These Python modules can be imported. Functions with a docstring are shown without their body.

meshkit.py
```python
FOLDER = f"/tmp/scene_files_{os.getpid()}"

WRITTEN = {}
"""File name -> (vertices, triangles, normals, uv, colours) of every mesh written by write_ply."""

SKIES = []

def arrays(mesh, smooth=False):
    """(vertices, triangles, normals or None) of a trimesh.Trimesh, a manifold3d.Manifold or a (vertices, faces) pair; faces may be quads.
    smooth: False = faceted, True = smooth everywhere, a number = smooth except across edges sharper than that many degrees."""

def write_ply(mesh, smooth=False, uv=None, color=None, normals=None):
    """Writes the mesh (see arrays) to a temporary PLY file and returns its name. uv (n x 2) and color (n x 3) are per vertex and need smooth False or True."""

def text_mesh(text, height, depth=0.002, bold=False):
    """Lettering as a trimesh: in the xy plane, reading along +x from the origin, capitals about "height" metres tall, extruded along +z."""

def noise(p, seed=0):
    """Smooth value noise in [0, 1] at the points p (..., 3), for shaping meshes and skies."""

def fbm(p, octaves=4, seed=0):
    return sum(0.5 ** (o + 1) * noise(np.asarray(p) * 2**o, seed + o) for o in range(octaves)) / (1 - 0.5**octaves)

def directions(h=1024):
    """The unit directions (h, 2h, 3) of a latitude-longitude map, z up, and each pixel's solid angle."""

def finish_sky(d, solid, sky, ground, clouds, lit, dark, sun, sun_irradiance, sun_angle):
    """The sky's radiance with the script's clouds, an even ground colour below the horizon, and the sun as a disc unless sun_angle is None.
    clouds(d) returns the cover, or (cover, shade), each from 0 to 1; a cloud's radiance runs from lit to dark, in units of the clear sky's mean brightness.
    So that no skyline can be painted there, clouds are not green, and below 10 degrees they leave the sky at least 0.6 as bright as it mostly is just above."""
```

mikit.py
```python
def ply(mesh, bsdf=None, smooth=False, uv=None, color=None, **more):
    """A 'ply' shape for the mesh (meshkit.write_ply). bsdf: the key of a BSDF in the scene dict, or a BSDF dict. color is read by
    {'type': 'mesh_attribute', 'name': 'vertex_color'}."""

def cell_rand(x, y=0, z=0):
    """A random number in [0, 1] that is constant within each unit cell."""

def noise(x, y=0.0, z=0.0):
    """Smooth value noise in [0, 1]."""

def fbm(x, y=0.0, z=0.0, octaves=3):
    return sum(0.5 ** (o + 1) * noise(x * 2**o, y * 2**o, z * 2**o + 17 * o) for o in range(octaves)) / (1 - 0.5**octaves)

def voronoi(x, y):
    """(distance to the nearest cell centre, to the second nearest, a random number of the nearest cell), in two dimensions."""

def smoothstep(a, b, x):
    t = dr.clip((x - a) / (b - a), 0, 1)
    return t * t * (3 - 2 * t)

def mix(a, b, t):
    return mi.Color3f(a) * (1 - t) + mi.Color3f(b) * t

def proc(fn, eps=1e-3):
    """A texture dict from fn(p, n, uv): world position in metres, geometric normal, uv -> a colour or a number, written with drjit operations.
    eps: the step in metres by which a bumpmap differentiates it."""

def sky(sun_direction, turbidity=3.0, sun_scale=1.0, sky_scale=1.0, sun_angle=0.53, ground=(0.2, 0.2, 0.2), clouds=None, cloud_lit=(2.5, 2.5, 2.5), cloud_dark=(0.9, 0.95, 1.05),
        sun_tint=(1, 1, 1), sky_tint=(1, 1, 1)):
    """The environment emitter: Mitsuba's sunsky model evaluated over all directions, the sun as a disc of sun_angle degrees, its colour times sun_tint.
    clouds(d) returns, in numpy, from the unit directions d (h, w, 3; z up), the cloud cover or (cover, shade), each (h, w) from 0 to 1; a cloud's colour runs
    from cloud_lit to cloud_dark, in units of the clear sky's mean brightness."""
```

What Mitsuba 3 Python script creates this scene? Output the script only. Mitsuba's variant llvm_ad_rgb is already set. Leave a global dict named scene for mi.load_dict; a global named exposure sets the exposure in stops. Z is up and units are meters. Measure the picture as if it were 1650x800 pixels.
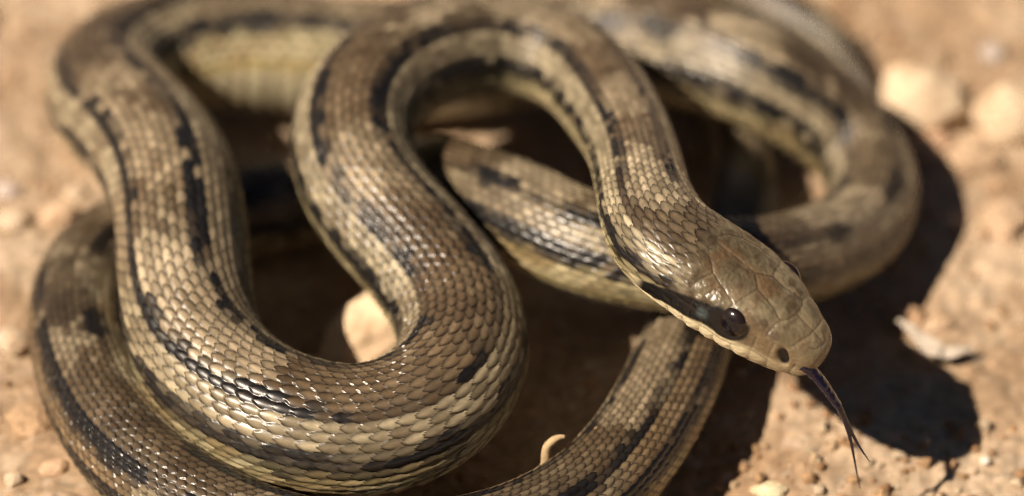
import math, numpy as np, trimesh, mitsuba as mi, mikit, meshkit
from scipy.interpolate import CubicSpline, PchipInterpolator
from scipy.ndimage import gaussian_filter1d, gaussian_filter
from scipy.spatial import cKDTree

T = mi.ScalarTransform4f
MM = 0.001
scene, labels = {}, {}
rng = np.random.default_rng(7)

# ------------------------------------------------------------------ camera, sky, exposure
CAM = np.array([0.00, -386.85, 324.61]) * MM                     # a macro lens half a metre away, looking down about 40 degrees
scene['camera'] = {
    'type': 'thinlens', 'fov': 16.302, 'fov_axis': 'x',
    'to_world': T().look_at(origin=CAM.tolist(), target=[0, 0, 0], up=[0, 0, 1]),
    'aperture_radius': 8.3 * MM, 'focus_distance': 451.3 * MM,
    'near_clip': 0.01, 'far_clip': 400.0,
}
SUN = np.array([-0.79, -0.435, 1.0])
scene['sky'] = mikit.sky(SUN.tolist(), turbidity=3, sky_scale=0.10, sun_tint=(0.97, 0.985, 1.04))
exposure = 2.5

# ------------------------------------------------------------------ helpers
def fbm(p, octaves=4, seed=0):
    return meshkit.fbm(np.asarray(p, float), octaves, seed)
def sstep(a, b, x):
    t = np.clip((x - a) / (b - a), 0, 1)
    return t * t * (3 - 2 * t)
def lerp(a, b, t):
    return np.asarray(a) * (1 - t[..., None]) + np.asarray(b) * t[..., None]
def hash01(i, j, k=0):
    h = (np.asarray(i, np.int64) * 374761393 + np.asarray(j, np.int64) * 668265263 + k * 2147483647) & 0xFFFFFFFF
    h = ((h ^ (h >> 13)) * 1274126177) & 0xFFFFFFFF
    return ((h ^ (h >> 16)) & 0xFFFFFF) / 16777215.0
def numbered(name):
    if name not in scene and name not in labels: return name
    k = 1
    while f'{name}_{k:03d}' in scene or f'{name}_{k:03d}' in labels: k += 1
    return f'{name}_{k:03d}'
def tag(key, label, cat, group=None):
    labels[key] = {'label': label, 'category': cat}
    if group: labels[key]['group'] = group
VC = {'type': 'mesh_attribute', 'name': 'vertex_color'}

# ------------------------------------------------------------------ materials
scene['skin'] = {'type': 'principled', 'base_color': VC, 'roughness': 0.35, 'specular': 0.5}
scene['eye_skin'] = {'type': 'principled', 'base_color': VC, 'roughness': 0.16, 'specular': 0.45, 'clearcoat': 0.3, 'clearcoat_gloss': 0.8}
scene['tongue_skin'] = {'type': 'principled', 'base_color': {'type': 'rgb', 'value': [0.006, 0.004, 0.016]}, 'roughness': 0.22, 'specular': 0.5, 'clearcoat': 0.35}
scene['earth'] = {'type': 'twosided', 'bsdf': {'type': 'principled', 'base_color': VC, 'roughness': 0.9, 'specular': 0.2}}
scene['stone'] = {'type': 'principled', 'base_color': VC, 'roughness': 0.75, 'specular': 0.3}
scene['straw'] = {'type': 'principled', 'base_color': {'type': 'rgb', 'value': [0.40, 0.29, 0.165]}, 'roughness': 0.6, 'specular': 0.3}

# ------------------------------------------------------------------ the ground: one sheet, fine round the snake, coarse to the horizon
def axis(lo, hi, step):
    core = np.arange(lo, hi + step / 2, step)
    out, d, x = [], step, 0.0
    while x < 90000:
        d *= 1.22; x += d; out.append(x)
    out = np.array(out)
    return np.concatenate([lo - out[::-1], core, hi + out])
def ground_height(x, y):
    p = np.stack([x, y, np.zeros_like(x)], -1)
    near = 1 / (1 + (np.hypot(x, y) / 220) ** 2)
    h = (fbm(p / 46, 3, 3) - 0.5) * 5.0 + (fbm(p / 13, 3, 5) - 0.5) * 2.6
    r = np.abs(fbm(p / 5.2, 3, 9) - 0.5)
    h += (0.16 - r) * 1.6 * sstep(0.42, 0.62, fbm(p / 20, 2, 13))
    h += (fbm(p / 2.6, 3, 21) - 0.5) * 1.5 + (fbm(p / 0.95, 2, 23) - 0.5) * 0.55 * sstep(0.35, 0.6, fbm(p / 8, 2, 25))
    return h * (0.35 + 0.65 * near) - 1.0
def ground_colour(x, y, z):
    p = np.stack([x, y, np.zeros_like(x)], -1)
    c = lerp([0.43, 0.30, 0.19], [0.56, 0.425, 0.295], sstep(0.3, 0.7, fbm(p / 22, 4, 31)))
    c = lerp(c, [0.58, 0.46, 0.33], 0.6 * sstep(0.55, 0.75, fbm(p / 6, 3, 33)))
    c = lerp(c, [0.31, 0.19, 0.105], 0.5 * sstep(0.56, 0.72, fbm(p / 9, 3, 35)))
    c = c * (0.62 + 0.76 * fbm(p / 0.9, 2, 37))[..., None]
    c = lerp(c, [0.66, 0.54, 0.42], 0.6 * sstep(0.70, 0.80, fbm(p / 1.3, 2, 39)))
    return np.clip(c * 0.70, 0.02, 0.8)
gx, gy = np.meshgrid(axis(-92, 92, 0.40), axis(-72, 112, 0.40), indexing='xy')
gz = ground_height(gx, gy)
def grid_faces(n, m, wrap=False):
    i = np.arange(n * m).reshape(n, m)
    if wrap:
        a, b = i[:-1], np.roll(i, -1, 1)[:-1]
        c, d = np.roll(i, -1, 1)[1:], i[1:]
    else:
        a, b, c, d = i[:-1, :-1], i[:-1, 1:], i[1:, 1:], i[1:, :-1]
    a, b, c, d = (q.ravel() for q in (a, b, c, d))
    return np.vstack([np.stack([a, b, c], 1), np.stack([a, c, d], 1)])
V = np.stack([gx, gy, gz], -1).reshape(-1, 3)
scene['ground'] = mikit.ply((V * MM, grid_faces(*gx.shape)), 'earth', smooth=True, color=ground_colour(V[:, 0], V[:, 1], V[:, 2]))
labels['ground'] = {'label': 'dry sandy reddish brown earth under the snake', 'kind': 'structure'}

# ------------------------------------------------------------------ the snake: centre line from the snout to the tail tip (mm): x, y, z, roll in degrees
HEAD_TIP, HEAD_BACK = np.array([39.25, -52.20, 25.50]), np.array([19.51, -37.48, 33.00])
LINE = np.array([[19.51, -37.48, 33, 6.5, 0],
    [16.49, -17.54, 29.5, 5.9, 0],
    [12.82, 0.65, 25.5, 6.4, 0],
    [7.22, 13.68, 22.8, 7, 0],
    [-1.31, 16.92, 23.2, 7.5, 0],
    [-10.84, 13.3, 24.6, 7.9, 0],
    [-18.69, 6.02, 24.5, 8.1, 0],
    [-21.98, -4.24, 23.2, 8.2, 0],
    [-19.65, -13.08, 20.8, 8.3, 12],
    [-14.34, -20.23, 18.6, 8.3, 10],
    [-8.96, -27.73, 16.3, 8.4, 6],
    [-6.25, -36.19, 15, 8.5, 0],
    [-8.24, -45.65, 14.5, 8.6, 0],
    [-13.92, -50.38, 13, 8.7, 0],
    [-21.04, -51.71, 12.5, 8.7, 0],
    [-28.64, -50.15, 13, 8.7, 0],
    [-36.12, -44.7, 13.2, 8.7, 0],
    [-41.27, -37.19, 14.8, 8.7, -8],
    [-43.16, -28.62, 17.6, 8.7, -15],
    [-44.27, -18.19, 19.6, 8.7, -17],
    [-47.07, -7.01, 20, 8.7, -15],
    [-52.59, 4.51, 18.5, 8.7, -12],
    [-57.47, 15.48, 15.5, 8.6, -15],
    [-56.61, 25.86, 12.5, 8.6, -20],
    [-51.65, 32.11, 10.5, 8.9, -30],
    [-40.52, 33.44, 9.5, 9.1, -56],
    [-27.74, 32.29, 9, 9.1, -60],
    [-13.18, 31.69, 9, 9, -45],
    [1.36, 32.78, 10, 8.8, -25],
    [14.06, 32.59, 11.5, 8.5, 0],
    [24.68, 27.44, 14, 8.3, 0],
    [34.15, 20.53, 15.2, 7.7, 0],
    [42.6, 16.84, 12, 7.3, 0],
    [48.79, 13.34, 8, 6.7, 0],
    [51.04, 4.7, 6.8, 6.4, 0],
    [47.69, -4.85, 7, 6.4, 0],
    [40.2, -14.09, 10.5, 6.5, 0],
    [29.36, -23.52, 16.5, 6.6, 0],
    [19.42, -23.58, 17.2, 6.8, 12],
    [10.37, -20.47, 17.5, 7.2, 15],
    [2.1, -13.99, 17, 7.2, 15],
    [-7.46, -3.6, 13.2, 7.2, 10],
    [-17.81, 6.26, 7, 6, 0],
    [-28.4, 2.94, 6.2, 6.6, 0],
    [-39.62, 0.4, 5.8, 6.4, 0],
    [-50.29, -2.63, 5.6, 6.1, 0],
    [-56.65, -8.75, 6, 6.6, 10],
    [-58.73, -20.5, 6.2, 6.9, 16],
    [-56.57, -32.8, 6.5, 6.8, 18],
    [-51.72, -44.61, 6, 6.8, 16],
    [-43.75, -55.13, 5.9, 6.7, 8],
    [-33.39, -63.5, 5.9, 6.7, 0],
    [-20.66, -67.66, 6.4, 6.6, 0],
    [-8.2, -67.01, 6.3, 6.6, 0],
    [2.75, -62.57, 6.3, 6.5, 0],
    [11.15, -55.1, 6.2, 6.5, -10],
    [17.17, -45.18, 6.2, 6.4, -16],
    [20.92, -36.42, 7, 6.3, -18],
    [24.61, -23.19, 5.2, 5.7, -18],
    [29.23, -9.14, 4.3, 5.2, -10],
    [32.67, 5.21, 4.8, 5, 0],
    [32.78, 19.39, 3.9, 4.2, 0],
    [29.4, 34.55, 3.4, 3.8, 0],
    [23.85, 46.87, 3.4, 3.8, 0],
    [22.34, 58.82, 4, 4.2, 0],
    [29.14, 62.36, 3.8, 4, 0],
    [37.34, 54.53, 3.6, 3.7, 0],
    [45.44, 47.93, 3.2, 3.2, 0],
    [50.98, 39.68, 2.4, 2.2, 0],
    [53.65, 31.39, 1.2, 0.6, 0]])
HL = float(np.linalg.norm(HEAD_BACK - HEAD_TIP))        # head length, snout to occiput
DS = 0.1
W = np.vstack([HEAD_TIP, HEAD_TIP + (HEAD_BACK - HEAD_TIP) * 0.35, HEAD_TIP + (HEAD_BACK - HEAD_TIP) * 0.7, LINE[:, :3]])
RR = np.r_[7, 7, 7, LINE[:, 3]]
RO = np.r_[LINE[0, 4], LINE[0, 4], LINE[0, 4], LINE[:, 4]]
ch = np.r_[0, np.cumsum(np.linalg.norm(np.diff(W, axis=0), axis=1) ** 0.6)]
sp = CubicSpline(ch, W)
tt = np.linspace(0, ch[-1], 20000)
P = sp(tt)
L = np.r_[0, np.cumsum(np.linalg.norm(np.diff(P, axis=0), axis=1))]
s0 = np.arange(0, L[-1], DS)
t0 = np.interp(s0, L, tt)
P0 = sp(t0)
R0 = PchipInterpolator(ch, RR)(t0)
ROLL = gaussian_filter1d(PchipInterpolator(ch, RO)(t0), 5 / DS, mode='nearest')
sm = gaussian_filter1d(P0, 2.6 / DS, axis=0, mode='nearest')
wt = (sstep(HL * 0.9, HL + 8, s0) * sstep(0, 8, s0[-1] - s0))[:, None]
P0 = P0 * (1 - wt) + sm * wt
TG = np.gradient(P0, axis=0); TG /= np.linalg.norm(TG, axis=1, keepdims=True)
TG = gaussian_filter1d(TG, 0.6 / DS, axis=0, mode='nearest'); TG /= np.linalg.norm(TG, axis=1, keepdims=True)
UP = np.array([0, 0, 1.0]) - TG * TG[:, 2:3]
UP /= np.linalg.norm(UP, axis=1, keepdims=True)
SD = np.cross(TG, UP)
cr, sr = np.cos(np.radians(ROLL))[:, None], np.sin(np.radians(ROLL))[:, None]
DOR, LAT = UP * cr + SD * sr, SD * cr - UP * sr          # dorsal direction, and the side at phi = +90

# section: half-width, height above and below the axis, squareness; t = 1 at the snout, 0 at the occiput, negative on the neck
tq = np.array([-0.45, -0.2, 0.0, 0.2, 0.35, 0.5, 0.65, 0.78, 0.88, 0.94, 0.975, 0.993, 1.0])
wq = np.array([6.0, 6.5, 7.0, 7.4, 7.3, 6.9, 6.1, 5.1, 4.1, 3.3, 2.4, 1.3, 0.02])
hq = np.array([5.8, 5.4, 5.1, 5.0, 5.0, 4.9, 4.5, 3.8, 3.1, 2.5, 1.8, 1.0, 0.02])
bq = np.array([5.8, 5.6, 5.4, 5.3, 5.2, 5.1, 4.9, 4.6, 4.0, 3.4, 2.5, 1.4, 0.02])
nq = np.array([2.0, 2.1, 2.3, 2.5, 2.6, 2.6, 2.6, 2.5, 2.4, 2.3, 2.2, 2.0, 2.0])
fw_, fh_, fb_, fn_ = (PchipInterpolator(tq, q) for q in (wq, hq, bq, nq))

SCL = 0.235
# scale lattice: a counts scales along the body, rows of scales lie round it
a0 = np.cumsum(DS / (SCL * np.maximum(R0, 1.2)))
def depth_of(p):
    return (np.asarray(p) * MM - CAM) @ (-CAM / np.linalg.norm(CAM)) / MM
blur = np.abs(depth_of(P0) - 451.3)
per = np.where(blur < 26, 9.5, np.where(blur < 45, 7.0, 5.5))
per = gaussian_filter1d(per, 10 / DS, mode='nearest')
step = np.where(s0 < HL * 0.15, 0.11, SCL * np.maximum(R0, 1.2) / per)
step = np.where(s0 < 1.2, 0.05, step)
ring = np.cumsum(DS / step)
S = np.interp(np.arange(0, ring[-1], 1.0), ring, s0)
def on(arr): return np.stack([np.interp(S, s0, arr[:, k]) for k in range(3)], 1)
Pc, Dc, Lc = on(P0), on(DOR), on(LAT)
Dc /= np.linalg.norm(Dc, axis=1, keepdims=True); Lc /= np.linalg.norm(Lc, axis=1, keepdims=True)
Rc, Ac = np.interp(S, s0, R0), np.interp(S, s0, a0)
ROWS, SPAN = 27, 236.0
DPH = SPAN / ROWS
NPH = 306
back = np.linspace(-SPAN / 2, SPAN / 2, 256, endpoint=False)
belly = np.linspace(SPAN / 2, 360 - SPAN / 2, NPH - 256, endpoint=False)
PHI = np.r_[back, belly]
PHI = np.where(PHI > 180, PHI - 360, PHI)
ph, ss = np.meshgrid(np.radians(PHI), S)
phd = np.degrees(ph)
t_ = 1 - ss / HL
onhead = sstep(-0.45, -0.25, t_)
tc = np.clip(t_, -0.45, 1)
Rg = Rc[:, None]
halfw = np.where(t_ > -0.45, fw_(tc), Rg)
over = np.where(t_ > -0.45, fh_(tc), Rg * 0.98)
under = np.where(t_ > -0.45, fb_(tc), Rg * 0.93)
k = sstep(-0.8, -0.45, t_)                                 # neck blends into the body
halfw = np.where(t_ > -0.45, halfw, Rg * (1 - k) + 6.0 * k)
over = np.where(t_ > -0.45, over, Rg * 0.98 * (1 - k) + 5.8 * k)
under = np.where(t_ > -0.45, under, Rg * 0.93 * (1 - k) + 5.8 * k)
sq = 2.0 / np.where(t_ > -0.45, fn_(tc), 2.0)
lat = halfw * np.sign(np.sin(ph)) * np.abs(np.sin(ph)) ** sq
ver = np.where(np.cos(ph) > 0, over, under) * np.sign(np.cos(ph)) * np.abs(np.cos(ph)) ** sq

# --- scales: imbricate, free tips towards the tail
H = np.zeros_like(ss); ID = np.zeros(ss.shape + (2,), np.int64); EDGE = np.ones_like(ss); TOPY = np.zeros_like(ss); TOPX = np.zeros_like(ss)
H[:] = -1
rowf = (phd + SPAN / 2) / DPH
A2 = Ac[:, None] + 0 * rowf
for dr_ in (-1, 0, 1):
    row = np.floor(rowf).astype(np.int64) + dr_
    odd = (row % 2) * 0.5
    y = rowf - (row + 0.5)
    for di in (-1, 0, 1):
        i = np.floor(A2 - odd).astype(np.int64) + di
        x = A2 - odd - i - 0.5 
        w = np.where(x < 0, 0.66, 0.66 * (1 - np.clip(x / 0.82, 0, 1) ** 2.3))
        e = 1 - np.abs(y) / np.maximum(w, 1e-3)
        inside = (x > -1.0) & (x < 0.82) & (e > 0)
        e2 = np.minimum(e * w / 0.66, 1)
        h = 0.02 + 0.62 * (x + 1.0) / 1.8 + 0.46 * np.clip(1 - (y / 0.66) ** 2, 0, 1) * sstep(-1.0, -0.2, x) - 0.16 * sstep(0.35, 0.82, x) + 0.14*np.exp(-(y/0.08)**2)*0
        r1, r2 = hash01(row, i, 7), hash01(row, i, 8)
        h = h + 0.16 * (r1 - 0.5) + 0.35 * (r2 - 0.5) * y
        h = np.where(inside & (row >= 0) & (row < ROWS), h, -1)
        win = h > H
        H = np.where(win, h, H); EDGE = np.where(win, e2, EDGE); TOPY = np.where(win, y, TOPY); TOPX = np.where(win, x, TOPX)
        ID[..., 0] = np.where(win, row, ID[..., 0]); ID[..., 1] = np.where(win, i, ID[..., 1])
bel = np.abs(phd) > SPAN / 2
bi = np.floor(A2 * 0.8).astype(np.int64)
bx = A2 * 0.8 - bi
H = np.where(bel, 0.25 + 0.55 * bx ** 1.5, np.maximum(H, 0.0))
ID[..., 0] = np.where(bel, 40, ID[..., 0]); ID[..., 1] = np.where(bel, bi, ID[..., 1])
EDGE = np.where(bel, np.minimum(1, (1 - bx) * 5), EDGE)

# --- colour of every scale from its row and its number along the body
oddc = (ID[..., 0] % 2) * 0.5
ac = np.where(bel, (ID[..., 1] + 0.5) / 0.8, ID[..., 1] + 0.5 + oddc)
sc = np.interp(ac, a0, s0)                                  # mm from the snout
fc = np.where(bel, phd, (ID[..., 0] + 0.5) * DPH - SPAN / 2)
rnd, rnd2 = hash01(ID[..., 0], ID[..., 1], 1), hash01(ID[..., 0], ID[..., 1], 2)
side = np.sign(fc)
q3 = np.stack([sc, fc / 8, 0 * sc], -1)
fa = np.abs(fc) + (rnd - 0.5) * 3.0
tailward = sstep(430, 520, sc)
blot = fbm(q3 / 11.0, 3, 41)
col = lerp([0.105, 0.080, 0.054], [0.225, 0.18, 0.125], rnd)
pale = np.clip(sstep(0.48, 0.56, blot + 0.12 * (rnd - 0.5)), 0, 1)
col = lerp(col, lerp([0.36, 0.305, 0.22], [0.52, 0.45, 0.34], rnd2), 0.85 * pale)
col = lerp(col, [0.075, 0.055, 0.038], 0.85 * sstep(0.52, 0.66, fbm(q3 / 6.0 + 40, 3, 44) + 0.12 * (rnd2 - 0.5)) * (1 - pale))
col = lerp(col, [0.16, 0.105, 0.058], 0.3 * sstep(0.5, 0.7, fbm(q3 / 17.0, 2, 43)))
col = col * (1 - 0.30 * tailward)[..., None]
light = lerp([0.25, 0.215, 0.15], [0.43, 0.385, 0.285], rnd2)
light = lerp(light, [0.21, 0.165, 0.115], 0.7 * sstep(0.42, 0.68, fbm(q3 / 7.0, 2, 47) + 0.15 * (rnd - 0.5)) * sstep(60, 110, sc))
light = lerp(light, [0.25, 0.165, 0.09], 0.65 * tailward * sstep(0.3, 0.6, fbm(q3 / 9.0, 2, 48)))
light = light * (1 - 0.25 * tailward)[..., None]
col = lerp(col, light, sstep(40, 43, fa) * (1 - sstep(73, 77, fa)))
low = lerp([0.36, 0.325, 0.19], [0.52, 0.47, 0.31], rnd2)
low = lerp(low, [0.26, 0.17, 0.07], 0.5 * sstep(0.5, 0.65, fbm(q3 / 5.0, 2, 49)) * sstep(60, 120, sc))
col = lerp(col, low, sstep(80, 88, fa))
q1 = np.stack([sc, side * 50, 0 * sc], -1)
dark = lerp([0.004, 0.004, 0.006], [0.018, 0.018, 0.021], rnd)
brk = fbm(q1 / np.array([8.0, 1, 1]), 2, 51)
def span(a, b): return sstep(a - 6, a + 6, sc) * (1 - sstep(b - 6, b + 6, sc))
near_ = np.where(side < 0, np.maximum(1 - sstep(140, 165, sc), 0.45 * span(150, 200)), np.maximum(1 - sstep(142, 160, sc), span(172, 300)))
near_ = np.maximum(near_, span(225, 310) * 0.8)
near_ = np.maximum(near_, sstep(590, 620, sc) * 0.9)
near_ = np.maximum(near_, 0.3)

amt = np.clip(sstep(0.36, 0.50, brk + 0.20 * (rnd2 - 0.5)) + 0.7 * near_, 0, 1)
d1 = sstep(26 - 2 * near_, 29 - 2 * near_, fa) * (1 - sstep(40, 43, fa)) * amt * (1 - 0.75 * (hash01(ID[..., 0], ID[..., 1], 10) > 0.93))
back_ = sstep(300, 360, sc)
blob = sstep(0.43, 0.50, fbm(q1 / np.array([6.0, 1, 1]), 1, 53) + 0.05 * (rnd - 0.5))
d1 = np.maximum(d1 * (1 - 0.6 * back_ * (1 - blob) * (1 - sstep(590, 620, sc))), back_ * blob * sstep(24, 27, fa) * (1 - sstep(42, 45, fa))) 
d1 = np.maximum(d1, tailward * sstep(19, 23, fa) * (1 - sstep(42, 46, fa)) * blob)
d1 = d1 * sstep(HL * 1.0, HL * 1.35, sc)
d1 = np.clip(d1, 0, 1)
brk2 = fbm(q1 / np.array([10.0, 1, 1]), 2, 57)
amt2 = np.clip(0.3 + sstep(0.34, 0.48, brk2 + 0.20 * (rnd - 0.5)) + 0.35 + 0.4 * near_, 0, 1)
d2 = sstep(67, 70, fa) * (1 - sstep(86, 90, fa)) * amt2 * (1 - 0.75 * (hash01(ID[..., 0], ID[..., 1], 11) > 0.93))
fine = fbm(np.stack([ss / 0.5, phd / 3.0, 0 * ss], -1), 2, 63)
dk = np.clip(np.maximum(d1, d2) * (0.88 + 0.3 * rnd + 0.4 * (fine - 0.5)), 0, 1)
col = lerp(col, dark, dk)
speck = sstep(0.93, 0.97, hash01(ID[..., 0], ID[..., 1], 5)) * (fa > 86) * (fa < 118)
col = lerp(col, dark * 1.6, 0.8 * speck)
bcol = lerp([0.42, 0.39, 0.27], [0.52, 0.49, 0.37], fbm(q3 / 5.0, 2, 61))
bcol = lerp(bcol, [0.40, 0.33, 0.13], 1 - sstep(118, 132, np.abs(phd)))
col = np.where(bel[..., None], bcol, col)
dust = 0.40 * sstep(0.54, 0.70, fbm(np.stack([ss / 1.1, phd / 7.0, 0 * ss + 9], -1), 3, 65)) * sstep(80, 112, np.abs(phd))
col = lerp(col, [0.42, 0.30, 0.19], dust)
col = col * (0.88 + 0.24 * rnd2)[..., None] * (0.74 + 0.52 * fine)[..., None]
gap = 1 - sstep(0.05, 0.33, EDGE)
col = np.where(bel[..., None], col, col * (0.62 + 0.56 * sstep(0.1, 0.85, EDGE) * (0.6 + 0.8 * hash01(ID[..., 0], ID[..., 1], 9)))[..., None])
col = lerp(col, col * 0.16 + np.array([0.006, 0.004, 0.003]), gap * np.where(bel, 0.3, 0.95))

# --- head: plates as grooves, eye socket, nostril, mouth line, its own colours
tl, al = t_, np.abs(lat)
def seam(path, u, v, width):
    """Distance in mm to a polyline in the (u, v) chart, as a groove from 0 to 1."""
    d = np.full(u.shape, 9.0)
    for (u0, v0), (u1, v1) in zip(path[:-1], path[1:]):
        e = np.array([u1 - u0, v1 - v0]); n2 = e @ e
        k_ = np.clip(((u - u0) * e[0] + (v - v0) * e[1]) / n2, 0, 1)
        d = np.minimum(d, np.hypot(u - u0 - k_ * e[0], v - v0 - k_ * e[1]))
    return d
hd = t_[:, 0] > -0.5
nh = int(hd.sum())
sl = slice(0, nh)
u, l_, v_, f_ = t_[sl] * HL, np.abs(lat[sl]), ver[sl], np.abs(phd[sl])
hl = HL
top = 1 - sstep(58, 72, f_)
sid = sstep(52, 62, f_) * (1 - sstep(128, 140, f_))
wob = (fbm(np.stack([u, lat[sl], 0 * u], -1) / 1.6, 2, 71) - 0.5) * 0.35
ut, lt = u + wob, l_ + wob
TOPS = [
    [(0.955, 0), (0.945, 1.1), (0.92, 1.9)],
    [(0.955, 0), (0.885, 0)], [(0.885, 0), (0.878, 1.5), (0.86, 3.2)],
    [(0.885, 0), (0.775, 0)], [(0.775, 0), (0.765, 1.4), (0.745, 2.4), (0.74, 4.6)],
    [(0.745, 2.4), (0.65, 1.75), (0.57, 1.65), (0.49, 0)],
    [(0.56, 1.6), (0.545, 3.2), (0.52, 5.6)],
    [(0.49, 0), (0.235, 0)],
    [(0.52, 5.0), (0.42, 4.6), (0.32, 3.9), (0.25, 2.6), (0.215, 1.0), (0.235, 0)],
    [(0.42, 4.6), (0.36, 6.6)], [(0.32, 3.9), (0.26, 6.2)],
]
SIDES = [
    [(0.90, -2.6), (0.915, 0.4)], [(0.80, -2.9), (0.79, 2.4)], [(0.71, -2.9), (0.705, 1.8)], [(0.66, -0.6), (0.80, -0.8)],
    [(0.62, -3.2), (0.61, -1.2)], [(0.52, -3.4), (0.51, -1.2)], [(0.43, -3.6), (0.42, -1.2)], [(0.33, -3.6), (0.31, -1.4)], [(0.23, -3.4), (0.20, -1.6)],
    [(0.66, -0.9), (0.60, -1.3), (0.5, -1.3), (0.40, -1.1), (0.2, -1.6)], [(0.43, -1.2), (0.42, 2.4)], [(0.34, -1.2), (0.32, 2.4)], [(0.42, 0.9), (0.24, 0.6)],
]
dist = np.full(u.shape, 9.0)
for path in TOPS: dist = np.minimum(dist, seam([(a * hl, b) for a, b in path], ut, lt, 0) + 9 * (1 - top))
for path in SIDES: dist = np.minimum(dist, seam([(a * hl, b) for a, b in path], ut, v_ + wob, 0) + 9 * (1 - sid))
groove = np.exp(-(dist / 0.10) ** 2)
rim = np.exp(-((dist - 0.30) / 0.16) ** 2) * sstep(0.2, 0.3, t_[sl])
pillow = 1 - np.exp(-(np.minimum(dist, 3) / 0.8) ** 1.2)
MOUTH = [(0.985, -1.0), (0.95, -2.0), (0.86, -2.9), (0.7, -3.2), (0.5, -3.6), (0.3, -3.7), (0.16, -3.1)]
mouth = sstep(60, 75, f_) * np.exp(-(seam([(a * hl, b) for a, b in MOUTH], u, v_, 0) / 0.2) ** 2)
scales_on = 1 - sstep(0.20, 0.30, t_[sl])
scales_on = np.where(f_ > 62, 1 - sstep(0.34, 0.44, t_[sl]), scales_on)
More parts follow.
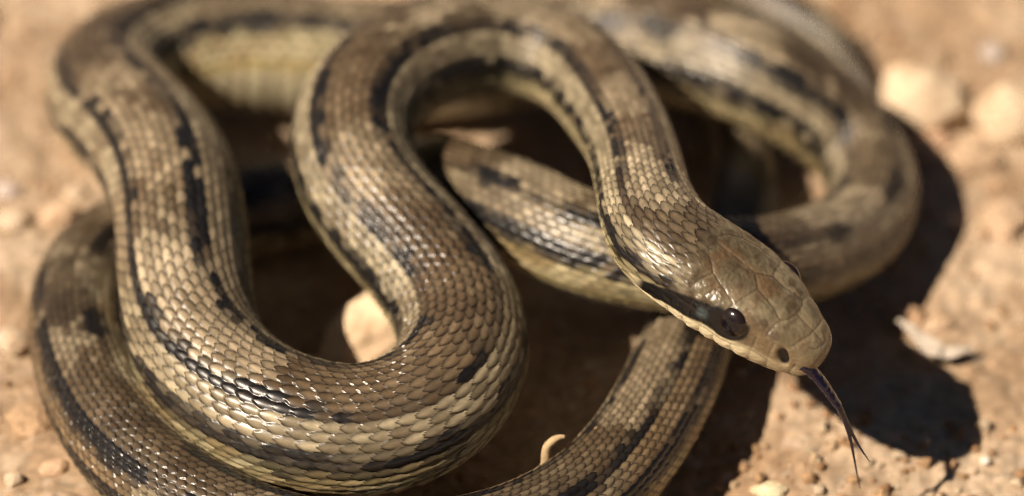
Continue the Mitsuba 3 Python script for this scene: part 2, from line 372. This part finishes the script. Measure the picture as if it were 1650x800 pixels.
# bumps: brow ridge, socket, nostril, slightly swollen plates
ue, ve = 0.57 * hl, 1.75
brow = sid * 0 + np.exp(-((u - ue - 0.2) / 2.7) ** 2) * np.exp(-((v_ - 3.0) / 1.1) ** 2) * (l_ > 2.5)
sock = np.exp(-(((u - ue) / 2.0) ** 2 + ((v_ - ve) / 1.9) ** 2) ** 1.5) * sstep(40, 60, f_)
un_, vn_ = 0.85 * hl, 0.75
nost = np.exp(-(((u - un_ + 0.35 * (v_ - vn_)) / 0.72) ** 2 + ((v_ - vn_) / 1.2) ** 2) ** 2) * sstep(40, 60, f_)
loreal = np.exp(-((u - 0.715 * hl) / 2.0) ** 2) * np.exp(-((v_ - 0.6) / 1.3) ** 2) * sstep(50, 65, f_)
chin = sstep(0, 1.4, np.interp(u, [0.16 * hl, 0.3 * hl, 0.5 * hl, 0.7 * hl, 0.86 * hl, 0.95 * hl, hl], [-3.1, -3.7, -3.6, -3.2, -2.9, -2.0, -1.0]) - v_) * sstep(0.08, 0.3, t_[sl]) * sstep(70, 85, f_)
Hh = -0.03 * groove + 0.22 * pillow * np.maximum(top, sid) * sstep(0.16, 0.3, t_[sl]) - 0.34 * mouth + 0.28 * brow - 0.40 * sock - 0.75 * nost - 0.35 * loreal - 0.30 * chin + 0.15 * (fbm(np.stack([u, lat[sl], v_], -1) / 0.38, 2, 77) - 0.5)
# colours of the head
pz = np.stack([u, lat[sl], v_], -1)
hc = lerp([0.145, 0.122, 0.080], [0.265, 0.23, 0.16], sstep(0.35, 0.65, fbm(pz / 4.5, 3, 81)))
hc = lerp(hc, [0.165, 0.10, 0.055], 0.65 * sstep(0.55, 0.75, fbm(pz / 2.6, 2, 83)))
hc = lerp(hc, [0.085, 0.060, 0.038], 0.8 * sstep(0.50, 0.68, fbm(pz / 1.4, 3, 85)))
hc = hc * (0.62 + 0.76 * fbm(pz / 0.35, 2, 87))[..., None]
hc = lerp(hc, [0.25, 0.205, 0.13], 0.5 * sstep(0.72, 0.9, t_[sl]) * (1 - sstep(50, 70, f_)))
lip = sstep(0.1, -0.7, v_) * sstep(55, 65, f_)
hc = lerp(hc, [0.95, 0.88, 0.64], lip * (1 - 0.5 * sstep(0.66, 0.85, t_[sl])))
hc = lerp(hc, [0.27, 0.205, 0.125], sstep(0.6, 0.75, t_[sl]) * sid * 0.6)
ring_ = np.exp(-((np.hypot((u - ue) / 2.6, (v_ - ve) / 2.3) - 1) / 0.2) ** 2) * sid
hc = lerp(hc, [0.44, 0.36, 0.21], 0.0 * ring_)
mid = np.interp(u / hl, [0.08, 0.2, 0.4, 0.56], [-1.2, -0.2, 0.9, 1.4]); wid = np.interp(u / hl, [0.06, 0.12, 0.3, 0.56], [0.5, 1.2, 1.7, 1.6])
post = sid * sstep(1.15, 0.85, np.abs(v_ - mid + wob) / wid) * sstep(0.05, 0.10, t_[sl]) * (1 - sstep(0.60, 0.65, t_[sl]))
ringd = sid * (1 - sstep(1.0, 1.12, np.hypot((u - ue + 0.25) / 2.75, (v_ - ve) / 2.35)))
hc = lerp(hc, [0.008, 0.008, 0.010], np.maximum(post, ringd))
painted_highlight = np.exp(-(((u + 2.4 * wob - 0.405 * hl) / 0.85) ** 2 + ((v_ - 2.4 * wob - 1.1) / 0.8) ** 2) ** 1.5) * sid
hc = lerp(hc, [0.10, 0.15, 0.175], 0.8 * painted_highlight)  # bluish highlight behind the eye, painted into the skin colour
hc = lerp(hc, [0.36, 0.295, 0.20], 0.22 * rim * (1 - post))
hc = lerp(hc, [0.05, 0.037, 0.027], 0.75 * np.maximum(groove * 0.7, mouth))
hc = lerp(hc, [0.006, 0.005, 0.005], sstep(0.25, 0.6, nost))
hc = lerp(hc, [0.52, 0.47, 0.33], sstep(128, 140, f_))
hb = np.where(f_ < 62, sstep(0.14, 0.26, t_[sl]), sstep(0.10, 0.34, t_[sl]))[..., None]
hb = np.maximum(hb, (lip * sstep(0.02, 0.12, t_[sl]))[..., None])
hb = np.maximum(hb, (post * sstep(0.0, 0.06, t_[sl]))[..., None])
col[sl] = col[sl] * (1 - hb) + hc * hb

amp = np.minimum(0.056 * Rg, 0.52) * np.ones_like(ss)
amp[sl] *= np.clip(scales_on, 0, 1) * (0.50 + 0.50 * (1 - sstep(-0.4, 0.1, t_[sl])))
disp = amp * (H - 0.5)
disp[sl] += Hh * sstep(1.0, 0.97, t_[sl])
# body tone: faint wrinkling of the skin
disp += 0.12 * (fbm(np.stack([ss / 6, phd / 40, 0 * ss], -1), 2, 91) - 0.5) * (Rg / 8)
nl, nv = np.sin(ph) / np.maximum(halfw, .3), np.cos(ph) / np.maximum(np.where(np.cos(ph) > 0, over, under), .3)
nn = np.hypot(nl, nv); nl /= nn; nv /= nn
X = Pc[:, None] + Lc[:, None] * (lat + nl * disp)[..., None] + Dc[:, None] * (ver + nv * disp)[..., None]
n, m = ss.shape
V = np.vstack([X.reshape(-1, 3), X[0].mean(0), X[-1].mean(0)])
F = grid_faces(n, m, wrap=True)
i0 = np.arange(m); i1 = np.roll(i0, -1)
F = np.vstack([F, np.stack([np.full(m, n * m), i1, i0], 1), np.stack([np.full(m, n * m + 1), (n - 1) * m + i0, (n - 1) * m + i1], 1)])
C = np.vstack([col.reshape(-1, 3), col[0].mean(0), col[-1].mean(0)])
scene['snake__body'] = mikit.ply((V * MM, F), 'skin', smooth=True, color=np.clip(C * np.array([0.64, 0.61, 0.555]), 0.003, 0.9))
tag('snake', 'brown striped snake in loose coils on dry earth with its head raised at the right', 'snake')

# eyes
def head_point(t, lateral, vertical):
    j = int(np.clip((1 - t) * HL / DS, 0, len(s0) - 1))
    return P0[j] + LAT[j] * lateral + DOR[j] * vertical, TG[j], LAT[j], DOR[j]
for sgn in (1, -1):
    lw = float(fw_(0.57))
    p, tg, la, do = head_point(0.57, sgn * (lw - 0.95), ve + 0.02)
    e = trimesh.creation.icosphere(5, 2.4)
    d = e.vertices / 2.4
    out = d @ (la * sgn * 0.97 + do * 0.15 - tg * 0.15)
    iris = lerp([0.004, 0.003, 0.005], [0.012, 0.007, 0.007], sstep(0.80, 0.85, out) * 0 + sstep(0.86, 0.80, out))
    e.vertices = (d - np.outer(d @ la, la) * 0.38) * 2.12 * np.array([1, 1, 1]) + p
    key = numbered('snake__eye')
    scene[key] = mikit.ply((e.vertices * MM, e.faces), 'eye_skin', smooth=True, color=iris)

# tongue: a stem out of the mouth that forks into two tines
def tube(path, radii, m=24, flat=1.0):
    path = np.asarray(path, float)
    c = np.r_[0, np.cumsum(np.linalg.norm(np.diff(path, axis=0), axis=1))]
    t = np.linspace(0, c[-1], 60)
    p = CubicSpline(c, path)(t); r = np.interp(t, c, radii)
    tg = np.gradient(p, axis=0); tg /= np.linalg.norm(tg, axis=1, keepdims=True)
    a = np.cross(tg, [0.2, 0.1, 1.0]); a /= np.linalg.norm(a, axis=1, keepdims=True); b = np.cross(tg, a)
    th = np.linspace(0, 2 * np.pi, m, endpoint=False)
    x = p[:, None] + r[:, None, None] * (a[:, None] * np.cos(th)[:, None] + flat * b[:, None] * np.sin(th)[:, None])
    x += r[:, None, None] * 0.25 * (fbm(x / 0.7, 2, 5) - 0.5)[..., None] * (x - p[:, None]) / r[:, None, None]
    f = grid_faces(60, m, wrap=True)
    v = np.vstack([x.reshape(-1, 3), p[0], p[-1]])
    i0 = np.arange(m); i1 = np.roll(i0, -1)
    f = np.vstack([f, np.stack([np.full(m, 60 * m), i1, i0], 1), np.stack([np.full(m, 60 * m + 1), 59 * m + i0, 59 * m + i1], 1)])
    return v, f
TONGUE, TINE1, TINE2 = np.array([[36.13, -53.23, 26], [37.75, -53.42, 24.5], [39.38, -53.99, 22.5], [41.21, -54.62, 19.8]]), np.array([[40.97, -54.48, 20.1], [41.98, -54.42, 17.6], [43.1, -54.4, 13.5], [44.62, -55.75, 6.5]]), np.array([[40.97, -54.48, 20.1], [42.06, -54.42, 17.6], [43.61, -54.47, 14], [45.62, -55.54, 11]])
scene['snake__tongue'] = mikit.ply((lambda q: (q[0] * MM, q[1]))(tube(TONGUE, np.linspace(1.3, 0.8, len(TONGUE)), flat=0.6)), 'tongue_skin', smooth=True)
for tine in (TINE1, TINE2):
    scene[numbered('snake__tongue__tine')] = mikit.ply((lambda q: (q[0] * MM, q[1]))(tube(tine, np.linspace(0.5, 0.05, len(tine)))), 'tongue_skin', smooth=True)

# ------------------------------------------------------------------ stones and clods, each at its own place
def stone(name, x, y, r, colour, label, cat, group=None, seed=1, rough=0.25, sink=0.35, rz=0.0, sub=4):
    m = trimesh.creation.icosphere(sub, 1.0)
    d = np.array(m.vertices)
    k_ = 1 + rough * 2 * (fbm(d * 1.3 + seed * 7.1, 3, seed) - 0.5) + rough * 0.5 * (fbm(d * 5 + seed, 2, seed + 5) - 0.5)
    for q in range(5):                                          # a few worn facets
        a = rng.normal(size=3); a /= np.linalg.norm(a); dd = d @ a
        k_ = np.where(dd * k_ > 0.82, 0.82 / np.maximum(dd, 0.1) * 0.6 + k_ * 0.4, k_)
    v = d * k_[:, None] * np.asarray(r, float)
    c, s = np.cos(rz), np.sin(rz)
    v = v @ np.array([[c, s, 0], [-s, c, 0], [0, 0, 1]])
    z = float(ground_height(np.array([x]), np.array([y]))[0])
    v += [x, y, z + r[2] * (1 - 2 * sink)]
    cc = np.asarray(colour) * (0.8 + 0.4 * fbm(v / (0.25 * max(r)), 3, seed + 9))[:, None]
    cc = lerp(cc, [0.40, 0.26, 0.15], 0.5 * sstep(0.5, 0.7, fbm(v / (0.6 * max(r)), 2, seed + 11)))
    key = numbered(name)
    scene[key] = mikit.ply((v * MM, m.faces), 'stone', smooth=True, color=np.clip(cc * 0.85, 0.02, 0.85))
    tag(key, label, cat, group)
stone('stone', -18.5, -20.6, (8.4, 6.5, 6.4), (0.72, 0.56, 0.38), 'pale tan stone lying in the gap inside the front loop of the snake', 'stone', None, seed=3, rz=0.5)
stone('stone', 60.9, 32.1, (6.8, 6.5, 5.5), (0.68, 0.54, 0.38), 'large pale rounded stone beside the right loop of the snake, left of two', 'stone', None, seed=4, rough=0.3)
stone('stone', 73.3, 29.8, (5.5, 5, 4.5), (0.68, 0.54, 0.38), 'pale rounded stone cut by the right edge of the photo', 'stone', None, seed=5, rough=0.2)
stone('stone', 66.4, 21.3, (4.2, 3, 2.4), (0.5, 0.36, 0.24), 'brownish clod below the pair of large pale stones', 'clod of earth', None, seed=6, rough=0.5)
stone('stone', 61.4, 23.5, (3.2, 3.4, 2.6), (0.55, 0.36, 0.24), 'pinkish stone just under the large pale stone by the right loop', 'stone', None, seed=7, rough=0.35)
stone('stone', 70.3, 6.4, (3.0, 5, 2.2), (0.5, 0.36, 0.24), 'low sandy clod at the right edge beside the loop shadow', 'clod of earth', None, seed=8, rough=0.5)
stone('stone', 55.4, -12.9, (2.2, 1.9, 1.6), (0.5, 0.33, 0.21), 'small reddish clod at the edge of the shadow behind the head', 'clod of earth', None, seed=9, rough=0.5)
stone('stone', 58.8, -15.0, (1.9, 1.5, 1.3), (0.52, 0.38, 0.26), 'small tan clod right of the reddish one behind the head', 'clod of earth', None, seed=10, rough=0.5)
stone('stone', 34.0, -49.2, (1.9, 1.5, 1.2), (0.72, 0.62, 0.42), 'cream pebble at the bottom edge below the head', 'pebble', None, seed=11, rough=0.35)
stone('stone', 32.2, -48.2, (0.9, 0.8, 0.7), (0.66, 0.52, 0.34), 'little tan pebble touching the cream pebble at the bottom edge', 'pebble', None, seed=12, rough=0.35)
stone('stone', 62.6, -42.9, (0.75, 0.7, 0.65), (0.75, 0.7, 0.62), 'tiny white pebble right of the head shadow', 'pebble', None, seed=13)
stone('stone', -22.0, 54.1, (4.6, 3.6, 3.6), (0.75, 0.7, 0.62), 'whitish stone at the top edge behind the arched coil', 'stone', None, seed=14)
stone('stone', 72.6, 44.6, (2.1, 2, 1.7), (0.42, 0.38, 0.35), 'grey round pebble at the upper right above the cut pale stone', 'pebble', None, seed=15)
stone('stone', -68.5, -20.3, (2.6, 2.4, 1.8), (0.6, 0.48, 0.35), 'pale pebble at the left edge beside the outer coil', 'pebble', None, seed=16, rough=0.35)
stone('stone', -64.5, 6.4, (2.7, 2.4, 1.6), (0.6, 0.44, 0.3), 'tan pebble left of the inner coil above the outer coil', 'pebble', None, seed=17, rough=0.35)
stone('stone', -62.9, 12.7, (1.8, 1.6, 1.2), (0.6, 0.48, 0.35), 'small pale pebble near the bend of the left coil', 'pebble', None, seed=18, rough=0.35)
stone('stone', -71.0, 4.6, (2.3, 2.0, 1.5), (0.6, 0.48, 0.35), 'pale pebble at the left edge above the outer coil', 'pebble', None, seed=19, rough=0.35)
stone('stone', -65.2, -48.0, (1.3, 1.2, 0.9), (0.6, 0.48, 0.35), 'small pale pebble in the bottom left corner', 'pebble', None, seed=20, rough=0.35)
stone('stone', -60.1, -45.6, (1.9, 1.5, 1.1), (0.55, 0.38, 0.25), 'tan pebble touching the outer coil at the bottom left', 'pebble', None, seed=21, rough=0.4)
stone('stone', -64.2, -36.9, (3.2, 2.3, 2.0), (0.46, 0.31, 0.19), 'brown clod left of the outer coil casting a small dark shadow', 'clod of earth', None, seed=22, rough=0.5)
stone('stone', -72.6, 12.7, (2.0, 1.8, 1.4), (0.5, 0.42, 0.38), 'greyish pebble at the left edge, highest of those there', 'pebble', None, seed=23, rough=0.3)

# a curled rootlet and a straw against the lower coil, a dry flake behind the head
scene['rootlet'] = mikit.ply((lambda q: (q[0] * MM, q[1]))(tube(np.array([[3.59, -53.23, 7.5], [4.3, -53.08, 9], [4.45, -52.89, 11], [5.4, -52.45, 12], [6.75, -52.19, 12.3]]), [0.45, 0.6, 0.55, 0.5, 0.25])), 'straw', smooth=True)
tag('rootlet', 'short curled pale rootlet standing against the lower coil', 'rootlet')
scene['straw_stalk'] = mikit.ply((lambda q: (q[0] * MM, q[1]))(tube(np.array([[-1.53, -51.82, 2.5], [2.95, -53.52, 7], [6.92, -53.03, 9.5], [10.93, -49.7, 11.5]]), [0.2, 0.42, 0.4, 0.25])), 'straw', smooth=True)
tag('straw_stalk', 'thin dry straw leaning along the lower coil below the front loop', 'straw')

def flake(path, widths, thick, seed):
    path = np.asarray(path, float); c = np.linspace(0, 1, len(path)); t = np.linspace(0, 1, 40)
    p = CubicSpline(c, path)(t); w = np.interp(t, np.linspace(0, 1, len(widths)), widths)
    tg = np.gradient(p, axis=0); tg /= np.linalg.norm(tg, axis=1, keepdims=True)
    a = np.cross(tg, [0, 0, 1.0]); a /= np.linalg.norm(a, axis=1, keepdims=True)
    th = np.linspace(0, 2 * np.pi, 20, endpoint=False)
    x = p[:, None] + a[:, None] * (w[:, None] * np.cos(th))[..., None] + np.array([0, 0, 1.0]) * (thick * np.sin(th) + 0.25 * w[:, None] * np.cos(th) ** 2)[..., None]
    x += 1.3 * (fbm(x / 1.6, 3, seed) - 0.5)[..., None] * np.array([0.6, 0.6, 1.0])
    v = np.vstack([x.reshape(-1, 3), p[0], p[-1]]); i0 = np.arange(20); i1 = np.roll(i0, -1)
    f = np.vstack([grid_faces(40, 20, True), np.stack([np.full(20, 800), i1, i0], 1), np.stack([np.full(20, 801), 780 + i0, 780 + i1], 1)])
    return v, f[:, ::-1]
v, f = flake([[53.14, -16.82, 1.2], [55.13, -20.26, 1.5], [57.44, -23.11, 1.2], [59.97, -23.27, 1], [62.9, -22.03, 0.8]], [0.4, 1.2, 1.5, 1.2, 0.3], 0.25, 3)
scene['dry_flake'] = mikit.ply((v * MM, f), 'stone', smooth=True, color=np.clip(np.array([0.48, 0.42, 0.35]) * (0.7 + 0.6 * fbm(v / 1.5, 3, 8))[:, None], 0, 0.85))
tag('dry_flake', 'whitish dry flake lying at the edge of the head shadow', 'dry flake')

# ------------------------------------------------------------------ crumbs of soil and grit
occ = cKDTree(P0[::10, :2]); rad = R0[::10]
def crumbs(count, lo, hi, seed, tones):
    g = np.random.default_rng(seed)
    base = trimesh.creation.icosphere(1, 1.0)
    bv, bf = np.array(base.vertices), np.array(base.faces)
    xy = np.stack([g.uniform(-88, 88, count * 2), g.uniform(-62, 110, count * 2)], 1)
    dens = fbm(np.c_[xy / 14, np.zeros(len(xy))], 3, seed)
    xy = xy[dens > np.median(dens)]
    r = lo * (hi / lo) ** (g.random(len(xy)) ** 3.2)
    vs, fs, cs = [], [], []
    z = ground_height(xy[:, 0], xy[:, 1])
    k_ = 1 + 0.9 * (g.random((len(xy), len(bv))) - 0.5)
    sc_ = r[:, None] * (0.7 + 0.6 * g.random((len(xy), 3)))
    v = bv[None] * k_[..., None] * sc_[:, None]
    v[..., :2] += xy[:, None]; v[..., 2] += (z + sc_[:, 2] * 0.35)[:, None]
    f = (bf[None] + (np.arange(len(xy)) * len(bv))[:, None, None]).reshape(-1, 3)
    tone = np.asarray(tones)[g.integers(0, len(tones), len(xy))] * (0.75 + 0.5 * g.random((len(xy), 1)))
    c = np.repeat(tone, len(bv), 0)
    return v.reshape(-1, 3), f, np.clip(c * 0.7, 0, 0.8)
v, f, c = crumbs(7000, 0.13, 0.9, 11, [[0.42, 0.27, 0.15], [0.36, 0.21, 0.11], [0.50, 0.36, 0.23], [0.46, 0.29, 0.17], [0.55, 0.44, 0.31]])
scene['soil_crumbs'] = mikit.ply((v * MM, f), 'earth', smooth=True, color=c)
labels['soil_crumbs'] = {'label': 'loose crumbs of dry soil and grit strewn over the earth', 'category': 'soil', 'kind': 'stuff'}
